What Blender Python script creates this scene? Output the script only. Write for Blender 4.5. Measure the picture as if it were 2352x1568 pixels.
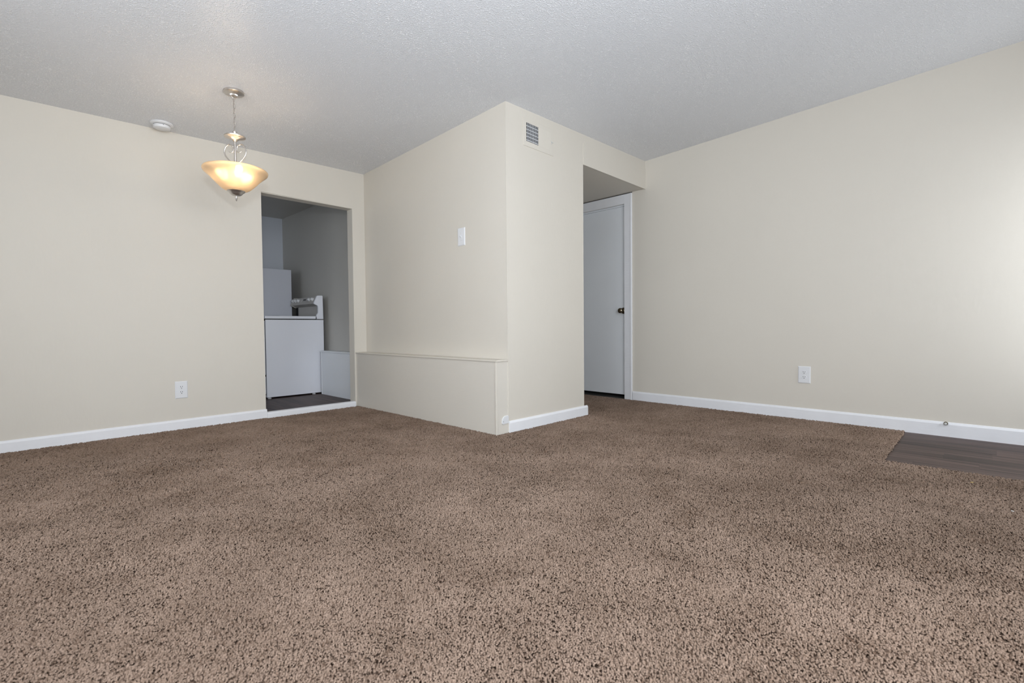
import bpy, bmesh, math, random
import numpy as np
from mathutils import Matrix, Vector
random.seed(7)
for o in list(bpy.data.objects):
    bpy.data.objects.remove(o)
S = bpy.context.scene
C = S.collection
PI = math.pi

# ------------------------------------------------------------------ camera
cam_d = bpy.data.cameras.new('camera')
cam = bpy.data.objects.new('camera', cam_d)
C.objects.link(cam)
S.camera = cam
cam_d.sensor_width = 36.0
cam_d.lens = 1119.494 / 2352 * 36.0
cam_d.clip_start = 0.05
cam_d.clip_end = 100
fw = Vector((0.7176, 0.6959, -0.0285)).normalized()
yaw, pit, rol = 0.770126, -0.0285095, -0.0089758
fw = Vector((math.cos(yaw) * math.cos(pit), math.sin(yaw) * math.cos(pit), math.sin(pit)))
rt0 = Vector((math.sin(yaw), -math.cos(yaw), 0))
up0 = rt0.cross(fw)
rt = rt0 * math.cos(rol) + up0 * math.sin(rol)
up = up0 * math.cos(rol) - rt0 * math.sin(rol)
cam.matrix_world = Matrix(((rt.x, up.x, -fw.x, 0.0),
                           (rt.y, up.y, -fw.y, 0.0),
                           (rt.z, up.z, -fw.z, 0.7838765),
                           (0, 0, 0, 1)))
cam_d.dof.use_dof = True
cam_d.dof.focus_distance = 3.6
cam_d.dof.aperture_fstop = 4.5

# ------------------------------------------------------------------ world, lights, exposure
S.view_settings.view_transform = 'Standard'
S.view_settings.look = 'None'
S.view_settings.gamma = 1.0
S.view_settings.use_curve_mapping = False
S.view_settings.exposure = 0.0
W = bpy.data.worlds.new('sky')
S.world = W
W.use_nodes = True
wn = W.node_tree.nodes
wn['Background'].inputs[0].default_value = (0.55, 0.68, 0.9, 1)
wn['Background'].inputs[1].default_value = 1.0


def area(name, loc, aim, sx, sy, power, col, spread=180):
    d = bpy.data.lights.new(name, 'AREA')
    d.shape = 'RECTANGLE'
    d.size, d.size_y = sx, sy
    d.energy = power
    d.color = col
    d.spread = math.radians(spread)
    o = bpy.data.objects.new(name, d)
    o.location = loc
    o.rotation_euler = (Vector(aim) - Vector(loc)).to_track_quat('-Z', 'Y').to_euler()
    C.objects.link(o)
    return o


# front window daylight; side, entry door and kitchen lights are unseen additions for fill
P_FRONT, P_SIDE, P_DOOR, P_FLASH, P_KITCHEN, P_BULB = 93, 59, 17, 45, 7.0, 0.42
area('window_daylight', (0.90, -0.86, 1.27), (0.90, 4.0, 1.1), 1.95, 1.65, P_FRONT, (0.91, 0.955, 1.0))
area('side_fill_light', (-1.08, 1.5, 1.35), (4.0, 1.5, 1.2), 2.3, 1.6, P_SIDE, (0.91, 0.955, 1.0))
area('door_fill_light', (4.09, -0.84, 1.15), (4.09, 4.0, 1.0), 0.6, 1.5, P_DOOR, (0.91, 0.955, 1.0))
area('kitchen_fill_light', (-0.34, 5.5, 1.45), (2.6, 5.5, 1.2), 1.2, 1.0, P_KITCHEN, (0.88, 0.94, 1.0))
# the photographer's flash, bounced off the ceiling
area('bounce_flash', (-0.05, -0.10, 1.15), (0.75, 0.65, 2.45), 0.16, 0.16, P_FLASH, (0.80, 0.89, 1.0), 165)


# ------------------------------------------------------------------ materials
def lin(c):
    return tuple(((v / 255) / 12.92 if v / 255 <= .04045 else ((v / 255 + .055) / 1.055) ** 2.4) for v in c)


def mat(name, rgb, rough=0.6, metal=0.0, spec=0.5, var=0.0, vscale=3.0, bump=0.0, bscale=200.0,
        stretch=(1, 1, 1), bdist=0.002, detail=3.0, vstretch=None, coords='Object'):
    m = bpy.data.materials.new(name)
    m.use_nodes = True
    nt = m.node_tree
    N, L = nt.nodes, nt.links
    b = N['Principled BSDF']
    col = tuple(rgb) + (1,)
    b.inputs['Base Color'].default_value = col
    b.inputs['Roughness'].default_value = rough
    b.inputs['Metallic'].default_value = metal
    b.inputs['Specular IOR Level'].default_value = spec
    tc = N.new('ShaderNodeTexCoord')
    if var > 0:
        mp = N.new('ShaderNodeMapping')
        mp.inputs['Scale'].default_value = vstretch or (1, 1, 1)
        L.new(tc.outputs[coords], mp.inputs[0])
        n = N.new('ShaderNodeTexNoise')
        n.inputs['Scale'].default_value = vscale
        n.inputs['Detail'].default_value = 4
        L.new(mp.outputs[0], n.inputs['Vector'])
        r = N.new('ShaderNodeValToRGB')
        r.color_ramp.elements[0].position = 0.3
        r.color_ramp.elements[1].position = 0.7
        r.color_ramp.elements[0].color = tuple(max(0, c * (1 - var)) for c in rgb) + (1,)
        r.color_ramp.elements[1].color = tuple(min(1, c * (1 + var)) for c in rgb) + (1,)
        L.new(n.outputs[0], r.inputs[0])
        L.new(r.outputs[0], b.inputs['Base Color'])
    if bump > 0:
        mp2 = N.new('ShaderNodeMapping')
        mp2.inputs['Scale'].default_value = stretch
        L.new(tc.outputs[coords], mp2.inputs[0])
        n2 = N.new('ShaderNodeTexNoise')
        n2.inputs['Scale'].default_value = bscale
        n2.inputs['Detail'].default_value = detail
        L.new(mp2.outputs[0], n2.inputs['Vector'])
        bp = N.new('ShaderNodeBump')
        bp.inputs['Strength'].default_value = bump
        bp.inputs['Distance'].default_value = bdist
        L.new(n2.outputs[0], bp.inputs['Height'])
        L.new(bp.outputs[0], b.inputs['Normal'])
    return m


M = {}
M['wall'] = mat('beige_wall_paint', (0.655, 0.610, 0.535), 0.55, spec=0.35, var=0.012, vscale=1.6,
                bump=0.22, bscale=55, stretch=(1, 1, 0.35), bdist=0.004)
M['woodwall'] = mat('painted_wood_panel', (0.650, 0.608, 0.538), 0.45, spec=0.4, var=0.01, vscale=2,
                    bump=0.12, bscale=12, stretch=(1, 0.5, 8), bdist=0.004, detail=6)
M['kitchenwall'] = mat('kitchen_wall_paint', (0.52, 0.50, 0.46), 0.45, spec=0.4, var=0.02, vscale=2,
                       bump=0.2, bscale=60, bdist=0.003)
M['white'] = mat('white_trim_paint', (0.80, 0.80, 0.815), 0.35, spec=0.5, var=0.02, vscale=8,
                 bump=0.25, bscale=9, stretch=(1, 1, 9), bdist=0.003, detail=5)
M['doorwhite'] = mat('white_door_paint', (0.80, 0.82, 0.84), 0.4, spec=0.5, var=0.02, vscale=1.5,
                     bump=0.1, bscale=120, bdist=0.001)
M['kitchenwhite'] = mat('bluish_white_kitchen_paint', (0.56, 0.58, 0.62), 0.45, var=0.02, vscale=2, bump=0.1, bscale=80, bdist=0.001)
M['plate'] = mat('white_plastic_plate', (0.73, 0.73, 0.735), 0.3, var=0.005, vscale=20)
M['slot'] = mat('dark_socket_slot', (0.02, 0.02, 0.02), 0.7, var=0.05)
M['duct'] = mat('dark_duct_inside', (0.02, 0.02, 0.024), 0.6, var=0.1)
M['appliance'] = mat('white_enamel_appliance', (0.86, 0.87, 0.92), 0.22, var=0.006, vscale=4,
                     bump=0.03, bscale=160, bdist=0.001)
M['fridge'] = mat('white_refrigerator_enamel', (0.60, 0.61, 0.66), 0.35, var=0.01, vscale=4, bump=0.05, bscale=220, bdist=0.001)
M['panelgrey'] = mat('grey_beige_control_panel', (0.43, 0.41, 0.38), 0.35, var=0.02, vscale=9)
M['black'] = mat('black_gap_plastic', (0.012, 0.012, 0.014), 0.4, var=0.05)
M['nickel'] = mat('brushed_nickel', (0.62, 0.585, 0.55), 0.34, metal=1.0, var=0.03, vscale=40,
                  bump=0.08, bscale=300, bdist=0.0005)
M['bronze'] = mat('aged_brass_knob', (0.20, 0.17, 0.12), 0.22, metal=1.0, var=0.05, vscale=60)
M['rubber'] = mat('white_rubber_tip', (0.6, 0.6, 0.58), 0.5, var=0.02)
M['carpetbase'] = mat('carpet_backing', (0.15, 0.102, 0.075), 0.95, spec=0.1, var=0.25, vscale=150,
                      bump=0.5, bscale=300, bdist=0.004)
M['concrete'] = mat('subfloor', (0.25, 0.24, 0.22), 0.9, var=0.1)
M['outerwall'] = M['wall']
M['crumb'] = mat('white_paper_scrap', (0.85, 0.85, 0.83), 0.8, var=0.02)
M['crumb2'] = mat('yellow_scrap', (0.72, 0.52, 0.16), 0.8, var=0.05)


def ceiling_material():
    m = bpy.data.materials.new('knockdown_ceiling_texture')
    m.use_nodes = True
    N, L = m.node_tree.nodes, m.node_tree.links
    b = N['Principled BSDF']
    b.inputs['Base Color'].default_value = (0.79, 0.79, 0.81, 1)
    b.inputs['Roughness'].default_value = 0.36
    b.inputs['Specular IOR Level'].default_value = 0.6
    tc = N.new('ShaderNodeTexCoord')
    n = N.new('ShaderNodeTexNoise')
    n.inputs['Scale'].default_value = 145
    n.inputs['Detail'].default_value = 1.5
    n.inputs['Roughness'].default_value = 0.5
    n.inputs['Distortion'].default_value = 0.0
    L.new(tc.outputs['Object'], n.inputs['Vector'])
    r = N.new('ShaderNodeValToRGB')
    r.color_ramp.interpolation = 'EASE'
    r.color_ramp.elements[0].position = 0.50
    r.color_ramp.elements[1].position = 0.68
    L.new(n.outputs[0], r.inputs[0])
    big = N.new('ShaderNodeTexNoise')
    big.inputs['Scale'].default_value = 1.6
    big.inputs['Detail'].default_value = 3
    L.new(tc.outputs['Object'], big.inputs['Vector'])
    mr = N.new('ShaderNodeMapRange')
    mr.inputs[1].default_value = 0.35
    mr.inputs[2].default_value = 0.65
    mr.inputs[3].default_value = 0.35
    mr.inputs[4].default_value = 1.0
    L.new(big.outputs[0], mr.inputs[0])
    mul = N.new('ShaderNodeMath')
    mul.operation = 'MULTIPLY'
    L.new(r.outputs[0], mul.inputs[0])
    L.new(mr.outputs[0], mul.inputs[1])
    mc = N.new('ShaderNodeMix')
    mc.data_type = 'RGBA'
    mc.inputs[6].default_value = (0.70, 0.705, 0.725, 1)
    mc.inputs[7].default_value = (0.97, 0.97, 0.98, 1)  # bump tips whitened to paint their glints into the base colour
    L.new(mul.outputs[0], mc.inputs[0])
    L.new(mc.outputs[2], b.inputs['Base Color'])
    bp = N.new('ShaderNodeBump')
    bp.inputs['Strength'].default_value = 0.6
    bp.inputs['Distance'].default_value = 0.006
    L.new(mul.outputs[0], bp.inputs['Height'])
    L.new(bp.outputs[0], b.inputs['Normal'])
    return m


M['ceiling'] = ceiling_material()


def plank_material(name, tint):
    m = bpy.data.materials.new(name)
    m.use_nodes = True
    N, L = m.node_tree.nodes, m.node_tree.links
    b = N['Principled BSDF']
    b.inputs['Roughness'].default_value = 0.5
    b.inputs['Specular IOR Level'].default_value = 0.3
    tc = N.new('ShaderNodeTexCoord')
    oi = N.new('ShaderNodeObjectInfo')
    add = N.new('ShaderNodeVectorMath')
    add.operation = 'ADD'
    L.new(tc.outputs['Object'], add.inputs[0])
    sc = N.new('ShaderNodeVectorMath')
    sc.operation = 'SCALE'
    sc.inputs[0].default_value = (7, 13, 5)
    L.new(oi.outputs['Random'], sc.inputs['Scale'])
    L.new(sc.outputs[0], add.inputs[1])
    mp = N.new('ShaderNodeMapping')
    mp.inputs['Scale'].default_value = (26, 0.9, 4)
    L.new(add.outputs[0], mp.inputs[0])
    n = N.new('ShaderNodeTexNoise')
    n.inputs['Scale'].default_value = 1.6
    n.inputs['Detail'].default_value = 6
    n.inputs['Distortion'].default_value = 0.4
    L.new(mp.outputs[0], n.inputs['Vector'])
    r = N.new('ShaderNodeValToRGB')
    e = r.color_ramp.elements
    e[0].position = 0.32
    e[0].color = (0.018 * tint, 0.010 * tint, 0.008 * tint, 1)
    e[1].position = 0.70
    e[1].color = (0.120 * tint, 0.076 * tint, 0.064 * tint, 1)
    L.new(n.outputs[0], r.inputs[0])
    hs = N.new('ShaderNodeHueSaturation')
    mr = N.new('ShaderNodeMapRange')
    mr.inputs[3].default_value = 0.8
    mr.inputs[4].default_value = 1.2
    L.new(oi.outputs['Random'], mr.inputs[0])
    L.new(mr.outputs[0], hs.inputs['Value'])
    L.new(r.outputs[0], hs.inputs['Color'])
    L.new(hs.outputs[0], b.inputs['Base Color'])
    bp = N.new('ShaderNodeBump')
    bp.inputs['Strength'].default_value = 0.25
    bp.inputs['Distance'].default_value = 0.001
    L.new(n.outputs[0], bp.inputs['Height'])
    L.new(bp.outputs[0], b.inputs['Normal'])
    return m


M['plank'] = plank_material('dark_wood_look_plank', 1.0)


def carpet_material():
    m = bpy.data.materials.new('brown_frieze_carpet_yarn')
    m.use_nodes = True
    N, L = m.node_tree.nodes, m.node_tree.links
    b = N['Principled BSDF']
    b.inputs['Roughness'].default_value = 0.85
    b.inputs['Specular IOR Level'].default_value = 0.15
    at = N.new('ShaderNodeAttribute')
    at.attribute_name = 'yarn'
    r = N.new('ShaderNodeValToRGB')
    e = r.color_ramp.elements
    e[0].position = 0.0
    e[0].color = (0.108, 0.065, 0.043, 1)
    e[1].position = 1.0
    e[1].color = (0.355, 0.258, 0.198, 1)
    k = e.new(0.35)
    k.color = (0.222, 0.155, 0.114, 1)
    L.new(at.outputs['Fac'], r.inputs[0])
    L.new(r.outputs[0], b.inputs['Base Color'])
    return m


M['carpet'] = carpet_material()


def glass_shade_material():
    m = bpy.data.materials.new('amber_alabaster_glass')
    m.use_nodes = True
    N, L = m.node_tree.nodes, m.node_tree.links
    for n in list(N):
        if n.type == 'BSDF_PRINCIPLED':
            N.remove(n)
    out = N['Material Output']
    tr = N.new('ShaderNodeBsdfTranslucent')
    rf = N.new('ShaderNodeBsdfRefraction')
    rf.inputs['Roughness'].default_value = 0.42
    rf.inputs['IOR'].default_value = 1.12
    di = N.new('ShaderNodeBsdfDiffuse')
    gl = N.new('ShaderNodeBsdfGlossy')
    gl.inputs['Roughness'].default_value = 0.3
    tc = N.new('ShaderNodeTexCoord')
    n = N.new('ShaderNodeTexNoise')
    n.inputs['Scale'].default_value = 6
    n.inputs['Distortion'].default_value = 2.5
    L.new(tc.outputs['Object'], n.inputs['Vector'])
    r = N.new('ShaderNodeValToRGB')
    r.color_ramp.elements[0].color = (0.96, 0.80, 0.60, 1)
    r.color_ramp.elements[1].color = (1.0, 0.88, 0.70, 1)
    L.new(n.outputs[0], r.inputs[0])
    L.new(r.outputs[0], tr.inputs[0])
    L.new(r.outputs[0], rf.inputs[0])
    di.inputs[0].default_value = (0.90, 0.78, 0.62, 1)
    m0 = N.new('ShaderNodeMixShader')
    m0.inputs[0].default_value = 0.45
    L.new(tr.outputs[0], m0.inputs[1])
    L.new(rf.outputs[0], m0.inputs[2])
    m1 = N.new('ShaderNodeMixShader')
    m1.inputs[0].default_value = 0.22
    L.new(m0.outputs[0], m1.inputs[1])
    L.new(di.outputs[0], m1.inputs[2])
    fr = N.new('ShaderNodeFresnel')
    fr.inputs[0].default_value = 1.4
    m2 = N.new('ShaderNodeMixShader')
    L.new(fr.outputs[0], m2.inputs[0])
    L.new(m1.outputs[0], m2.inputs[1])
    L.new(gl.outputs[0], m2.inputs[2])
    L.new(m2.outputs[0], out.inputs[0])
    return m


M['shade'] = glass_shade_material()


def emit_material(name, col, strength):
    m = bpy.data.materials.new(name)
    m.use_nodes = True
    b = m.node_tree.nodes['Principled BSDF']
    b.inputs['Base Color'].default_value = (0.9, 0.9, 0.88, 1)
    b.inputs['Emission Color'].default_value = tuple(col) + (1,)
    b.inputs['Emission Strength'].default_value = strength
    return m


def pane_material():
    m = bpy.data.materials.new('window_glass')
    m.use_nodes = True
    N, L = m.node_tree.nodes, m.node_tree.links
    for n in list(N):
        if n.type == 'BSDF_PRINCIPLED':
            N.remove(n)
    t = N.new('ShaderNodeBsdfTransparent')
    g = N.new('ShaderNodeBsdfGlossy')
    g.inputs['Roughness'].default_value = 0.02
    mx = N.new('ShaderNodeMixShader')
    mx.inputs[0].default_value = 0.06
    L.new(t.outputs[0], mx.inputs[1])
    L.new(g.outputs[0], mx.inputs[2])
    L.new(mx.outputs[0], N['Material Output'].inputs[0])
    return m


M['pane'] = pane_material()


# ------------------------------------------------------------------ mesh helpers
def nb():
    return bmesh.new()


def hexa(bm, v8):
    """eight corners: bottom ring then top ring, both counter-clockwise seen from above"""
    vs = [bm.verts.new(v) for v in v8]
    for f in ((3, 2, 1, 0), (4, 5, 6, 7), (0, 1, 5, 4), (1, 2, 6, 5), (2, 3, 7, 6), (3, 0, 4, 7)):
        bm.faces.new([vs[i] for i in f])
    return vs


def box(bm, x0, x1, y0, y1, z0, z1, bev=0.0, seg=2):
    vs = hexa(bm, [(x0, y0, z0), (x1, y0, z0), (x1, y1, z0), (x0, y1, z0),
                   (x0, y0, z1), (x1, y0, z1), (x1, y1, z1), (x0, y1, z1)])
    if bev > 0:
        es = set()
        for v in vs:
            for e in v.link_edges:
                es.add(e)
        bmesh.ops.bevel(bm, geom=list(es), offset=bev, segments=seg, affect='EDGES', profile=0.5)
    return bm


def prism(bm, pts, z0, ztop):
    """vertical prism over a counter-clockwise outline; ztop is a number or a function of (x, y)"""
    f = ztop if callable(ztop) else (lambda x, y: ztop)
    g = z0 if callable(z0) else (lambda x, y: z0)
    lo = [bm.verts.new((x, y, g(x, y))) for x, y in pts]
    hi = [bm.verts.new((x, y, f(x, y))) for x, y in pts]
    bm.faces.new(lo[::-1])
    bm.faces.new(hi)
    n = len(pts)
    for i in range(n):
        j = (i + 1) % n
        bm.faces.new([lo[i], lo[j], hi[j], hi[i]])
    return bm


def extrude_xz(bm, pts, y0, y1):
    """outline in the xz plane pushed along y"""
    a = [bm.verts.new((x, y0, z)) for x, z in pts]
    b = [bm.verts.new((x, y1, z)) for x, z in pts]
    n = len(pts)
    bm.faces.new(a)
    bm.faces.new(b[::-1])
    for i in range(n):
        j = (i + 1) % n
        bm.faces.new([a[j], a[i], b[i], b[j]])
    bmesh.ops.recalc_face_normals(bm, faces=bm.faces[:])
    return bm


def lathe(bm, prof, seg=48, cx=0, cy=0, axis='z'):
    rings = []
    for r, z in prof:
        if r < 1e-6:
            p = {'z': (cx, cy, z), 'y': (cx, z, cy), 'x': (z, cx, cy)}[axis]
            rings.append([bm.verts.new(p)])
        else:
            ring = []
            for i in range(seg):
                a = 2 * PI * i / seg
                u, v = r * math.cos(a), r * math.sin(a)
                p = {'z': (cx + u, cy + v, z), 'y': (cx + u, z, cy + v), 'x': (z, cx + u, cy + v)}[axis]
                ring.append(bm.verts.new(p))
            rings.append(ring)
    for A, B in zip(rings, rings[1:]):
        for i in range(seg):
            j = (i + 1) % seg
            if len(A) == 1 and len(B) == 1:
                continue
            if len(A) == 1:
                bm.faces.new([A[0], B[i], B[j]])
            elif len(B) == 1:
                bm.faces.new([A[i], B[0], A[j]])
            else:
                bm.faces.new([A[i], B[i], B[j], A[j]])
    bmesh.ops.recalc_face_normals(bm, faces=bm.faces[:])
    return bm


def tube(bm, pts, rad, seg=10, closed=False):
    pts = [Vector(p) for p in pts]
    n = len(pts)
    rads = rad if isinstance(rad, (list, tuple)) else [rad] * n
    rings = []
    ref = None
    for i, p in enumerate(pts):
        if closed:
            t = (pts[(i + 1) % n] - pts[i - 1]).normalized()
        else:
            t = (pts[min(i + 1, n - 1)] - pts[max(i - 1, 0)]).normalized()
        if ref is None:
            ref = Vector((0, 0, 1)) if abs(t.z) < 0.9 else Vector((1, 0, 0))
        a = (ref - t * ref.dot(t)).normalized()
        ref = a
        b = t.cross(a)
        rings.append([bm.verts.new(p + (a * math.cos(2 * PI * k / seg) + b * math.sin(2 * PI * k / seg)) * rads[i])
                      for k in range(seg)])
    m = n if closed else n - 1
    for i in range(m):
        A, B = rings[i], rings[(i + 1) % n]
        for k in range(seg):
            l = (k + 1) % seg
            bm.faces.new([A[k], A[l], B[l], B[k]])
    if not closed:
        bm.faces.new(rings[0][::-1])
        bm.faces.new(rings[-1])
    bmesh.ops.recalc_face_normals(bm, faces=bm.faces[:])
    return bm


def smooth_path(pts, n=8):
    """Catmull-Rom through the points"""
    P = [Vector(p) for p in pts]
    out = []
    for i in range(len(P) - 1):
        p0 = P[max(i - 1, 0)]
        p1, p2 = P[i], P[i + 1]
        p3 = P[min(i + 2, len(P) - 1)]
        for k in range(n):
            t = k / n
            out.append(0.5 * ((2 * p1) + (p2 - p0) * t + (2 * p0 - 5 * p1 + 4 * p2 - p3) * t * t
                              + (3 * p1 - p0 - 3 * p2 + p3) * t ** 3))
    out.append(P[-1])
    return out


def obj(name, bm, m, parent=None, smooth=False, **tags):
    me = bpy.data.meshes.new(name)
    bm.to_mesh(me)
    bm.free()
    if smooth:
        for p in me.polygons:
            p.use_smooth = True
        try:
            me.set_sharp_from_angle(angle=math.radians(35))
        except Exception:
            pass
    me.materials.append(M[m] if isinstance(m, str) else m)
    o = bpy.data.objects.new(name, me)
    C.objects.link(o)
    if parent:
        o.parent = parent
    for k, v in tags.items():
        o[k] = v
    return o


def struct(name, bm, m, **kw):
    return obj(name, bm, m, kind='structure', **kw)


def thing(name, label, cat, loc=(0, 0, 0), rz=0.0, group=None):
    o = bpy.data.objects.new(name, None)
    o.empty_display_size = 0.1
    C.objects.link(o)
    o.location = loc
    o.rotation_euler = (0, 0, rz)
    o['label'] = label
    o['category'] = cat
    if group:
        o['group'] = group
    return o


def sroot(name, loc, rz=0.0):
    o = bpy.data.objects.new(name, None)
    o.empty_display_size = 0.1
    C.objects.link(o)
    o.location = loc
    o.rotation_euler = (0, 0, rz)
    o['kind'] = 'structure'
    return o


# ------------------------------------------------------------------ room dimensions (metres; z = 0 is the top of the carpet)
XB, YB = 2.583, 2.549        # outer corner of the block that stands into the room
YL = 4.613                   # left wall plane at x = XB
XR = 4.632                   # right wall plane at y = YB
XC = 3.540                   # where the block ends and the hall begins
XW, YS = -1.0, -0.72         # the two walls behind the camera
KY, KX, KZ = 7.00, 2.670, 0.020   # kitchen far wall, kitchen right wall, kitchen floor height
KXW = -0.2
HALLZ = 2.209
T = 0.12


def ceilz(x, y):
    return 2.44 + 0.02255 * (x - 3) - 0.03623 * (y - 3)


def lwy(x):
    return YL + 0.01297 * (x - XB)


def rwx(y):
    return XR + 0.02213 * (y - YB)


def ctop(x, y):
    return ceilz(x, y) + 0.03


AR = -PI / 2 - math.atan(0.02213)   # local frame of things on the right wall
AL = math.atan(0.01297)             # ... on the left wall

# ------------------------------------------------------------------ shell
b = nb()
box(b, XW - T, 5.0, YS - T, 4.75, -0.12, -0.022)
floor = struct('floor', b, 'concrete')
b = nb()
box(b, KXW, 3.4, 4.76, KY + T, -0.10, KZ - 0.006)
kfloor = struct('floor_kitchen', b, 'concrete')

b = nb()
pts = [(XW - T, YS - T), (5.0, YS - T), (5.0, 4.80), (XW - T, 4.80)]
prism(b, pts, ceilz, lambda x, y: ceilz(x, y) + 0.16)
struct('ceiling', b, 'ceiling')
b = nb()
box(b, KXW - T, KX + 0.2, 4.802, KY + T, 2.312, 2.42)
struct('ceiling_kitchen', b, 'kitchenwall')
b = nb()
box(b, XC, 4.95, YB + 0.001 + 0.10, 5.2, HALLZ, HALLZ + 0.12)
struct('ceiling_hall', b, 'wall')

# left wall with the kitchen doorway
D1, D2, DZ = 1.5785, 2.450, 2.004
WT = 0.105
b = nb()
prism(b, [(XW, lwy(XW)), (D1, lwy(D1)), (D1, lwy(D1) + WT), (XW, lwy(XW) + WT)], -0.003, ctop)
prism(b, [(D2, lwy(D2)), (XB, lwy(XB)), (XB, lwy(XB) + WT), (D2, lwy(D2) + WT)], -0.003, ctop)
prism(b, [(D1, lwy(D1)), (D2, lwy(D2)), (D2, lwy(D2) + WT), (D1, lwy(D1) + WT)], DZ, ctop)
bmesh.ops.remove_doubles(b, verts=b.verts[:], dist=1e-5)
struct('wall_left', b, 'wall')

# the block between kitchen doorway and hall (solid chase)
b = nb()
prism(b, [(XB, YB), (XC, YB), (XC, 5.2), (KX + .004, 5.2), (KX + .004, lwy(XB) + WT), (XB, lwy(XB) + WT)], -0.02, ctop)
struct('wall_center', b, 'wall')

# right wall, with the opening for the hall door
DA, DB_, DH = 2.790, 3.560, 2.098    # door opening along the wall
b = nb()


def rw_seg(y0, y1, z0, z1):
    prism(b, [(rwx(y0), y0), (rwx(y0) + T, y0), (rwx(y1) + T, y1), (rwx(y1), y1)], z0, z1)


rw_seg(YS, DA, -0.003, ctop)
rw_seg(DB_, 5.2, -0.003, lambda x, y: ceilz(x, y))
rw_seg(DA, DB_, DH, lambda x, y: ceilz(x, y))
bmesh.ops.remove_doubles(b, verts=b.verts[:], dist=1e-5)
struct('wall_right', b, 'wall')

# header over the hall opening and the shallow panel fixed on it
b = nb()
prism(b, [(XC, YB), (rwx(YB), YB), (rwx(YB + .1), YB + 0.102), (XC, YB + 0.102)], HALLZ, ctop)
header = struct('wall_header', b, 'wall')
b = nb()
hexa(b, [(XC + 0.004, YB - 0.005, HALLZ - 0.004), (rwx(YB) - 0.001, YB - 0.005, HALLZ - 0.004),
         (rwx(YB) - 0.001, YB + 0.0, HALLZ - 0.004), (XC + 0.004, YB, HALLZ - 0.004),
         (XC + 0.004, YB - 0.005, 2.396), (rwx(YB) - 0.001, YB - 0.005, 2.412),
         (rwx(YB) - 0.001, YB + 0.0, 2.412), (XC + 0.004, YB, 2.396)])
obj('header_panel', b, 'wall', header)

# closed box added behind the hall door to block sky light
b = nb()
cx0, cx1, cy0, cy1 = 4.765, 5.7, 2.6, 3.75
box(b, cx1, cx1 + .05, cy0, cy1, -0.02, 2.4)
box(b, cx0, cx1, cy0 - .05, cy0, -0.02, 2.4)
box(b, cx0, cx1, cy1, cy1 + .05, -0.02, 2.4)
box(b, cx0, cx1, cy0, cy1, 2.4, 2.45)
box(b, cx0, cx1, cy0, cy1, -0.07, -0.02)
struct('wall_light_block', b, 'concrete')

# hall end wall, far side
b = nb()
box(b, XC, 4.95, 5.08, 5.2, -0.02, HALLZ)
struct('wall_hall', b, 'wall')

# front wall (behind the camera) with window and entry door; side wall with an added fill window
WX0, WX1, WZ0, WZ1 = -0.10, 1.90, 0.40, 2.10
EX0, EX1, EZ = 3.66, 4.52, 2.05
b = nb()


def fw_seg(x0, x1, z0, z1):
    prism(b, [(x0, YS - T), (x1, YS - T), (x1, YS), (x0, YS)], z0, z1)


fw_seg(XW - T, WX0, -0.02, ctop)
fw_seg(WX0, WX1, -0.02, WZ0)
fw_seg(WX0, WX1, WZ1, ctop)
fw_seg(WX1, EX0, -0.02, ctop)
fw_seg(EX0, EX1, EZ, ctop)
fw_seg(EX1, 4.8, -0.02, ctop)
bmesh.ops.remove_doubles(b, verts=b.verts[:], dist=1e-5)
struct('wall_front', b, 'wall')
SY0, SY1 = 0.35, 2.65
SZ0 = 0.55
b = nb()


def sw_seg(y0, y1, z0, z1):
    prism(b, [(XW - T, y0), (XW, y0), (XW, y1), (XW - T, y1)], z0, z1)


sw_seg(YS, SY0, -0.02, ctop)
sw_seg(SY0, SY1, -0.02, SZ0)
sw_seg(SY0, SY1, WZ1, ctop)
sw_seg(SY1, lwy(XW) + WT, -0.02, ctop)
bmesh.ops.remove_doubles(b, verts=b.verts[:], dist=1e-5)
struct('wall_side', b, 'wall')


def window(name, loc, rz, w, h):
    r = sroot(name, loc, rz)
    bb = nb()
    t = 0.045
    box(bb, 0, w, -0.06, -0.0, 0, t)
    box(bb, 0, w, -0.06, -0.0, h - t, h)
    box(bb, 0, t, -0.06, -0.0, t, h - t)
    box(bb, w - t, w, -0.06, -0.0, t, h - t)
    box(bb, w / 2 - 0.02, w / 2 + 0.02, -0.05, -0.01, t, h - t)
    obj('window_frame', bb, 'white', r)
    for k in range(2):
        bb = nb()
        x0 = t if k == 0 else w / 2 + 0.02
        x1 = w / 2 - 0.02 if k == 0 else w - t
        box(bb, x0, x1, -0.034, -0.028, t, h - t)
        obj('pane', bb, 'pane', r)
    bb = nb()
    box(bb, -0.03, w + 0.03, 0.01, 0.09, -0.02, 0.0, 0.004)
    obj('window_sill', bb, 'white', r)
    return r


window('window_1', (WX0, YS - 0.03, WZ0), 0, WX1 - WX0, WZ1 - WZ0)
window('fill_window_side', (XW - 0.03, SY1, SZ0), -PI / 2, SY1 - SY0, WZ1 - SZ0)  # second window is unseen, added to brighten the right wall

# kitchen walls
b = nb()
box(b, KXW - T, KX + 0.2, KY, KY + T, -0.02, 2.4)
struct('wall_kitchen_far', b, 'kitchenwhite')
b = nb()
box(b, KX, KX + 0.2, 5.2, KY, -0.02, 2.4)
box(b, KX, KX + 0.003, lwy(KX) + WT + 0.001, 5.2, -0.02, 2.4)
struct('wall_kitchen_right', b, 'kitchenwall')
b = nb()
box(b, KXW - T, KXW, 4.69, 4.9, -0.02, 2.4)
box(b, KXW - T, KXW, 6.1, KY, -0.02, 2.4)
box(b, KXW - T, KXW, 4.9, 6.1, -0.02, 0.95)
box(b, KXW - T, KXW, 4.9, 6.1, 1.95, 2.4)
struct('wall_kitchen_left', b, 'kitchenwall')

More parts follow.
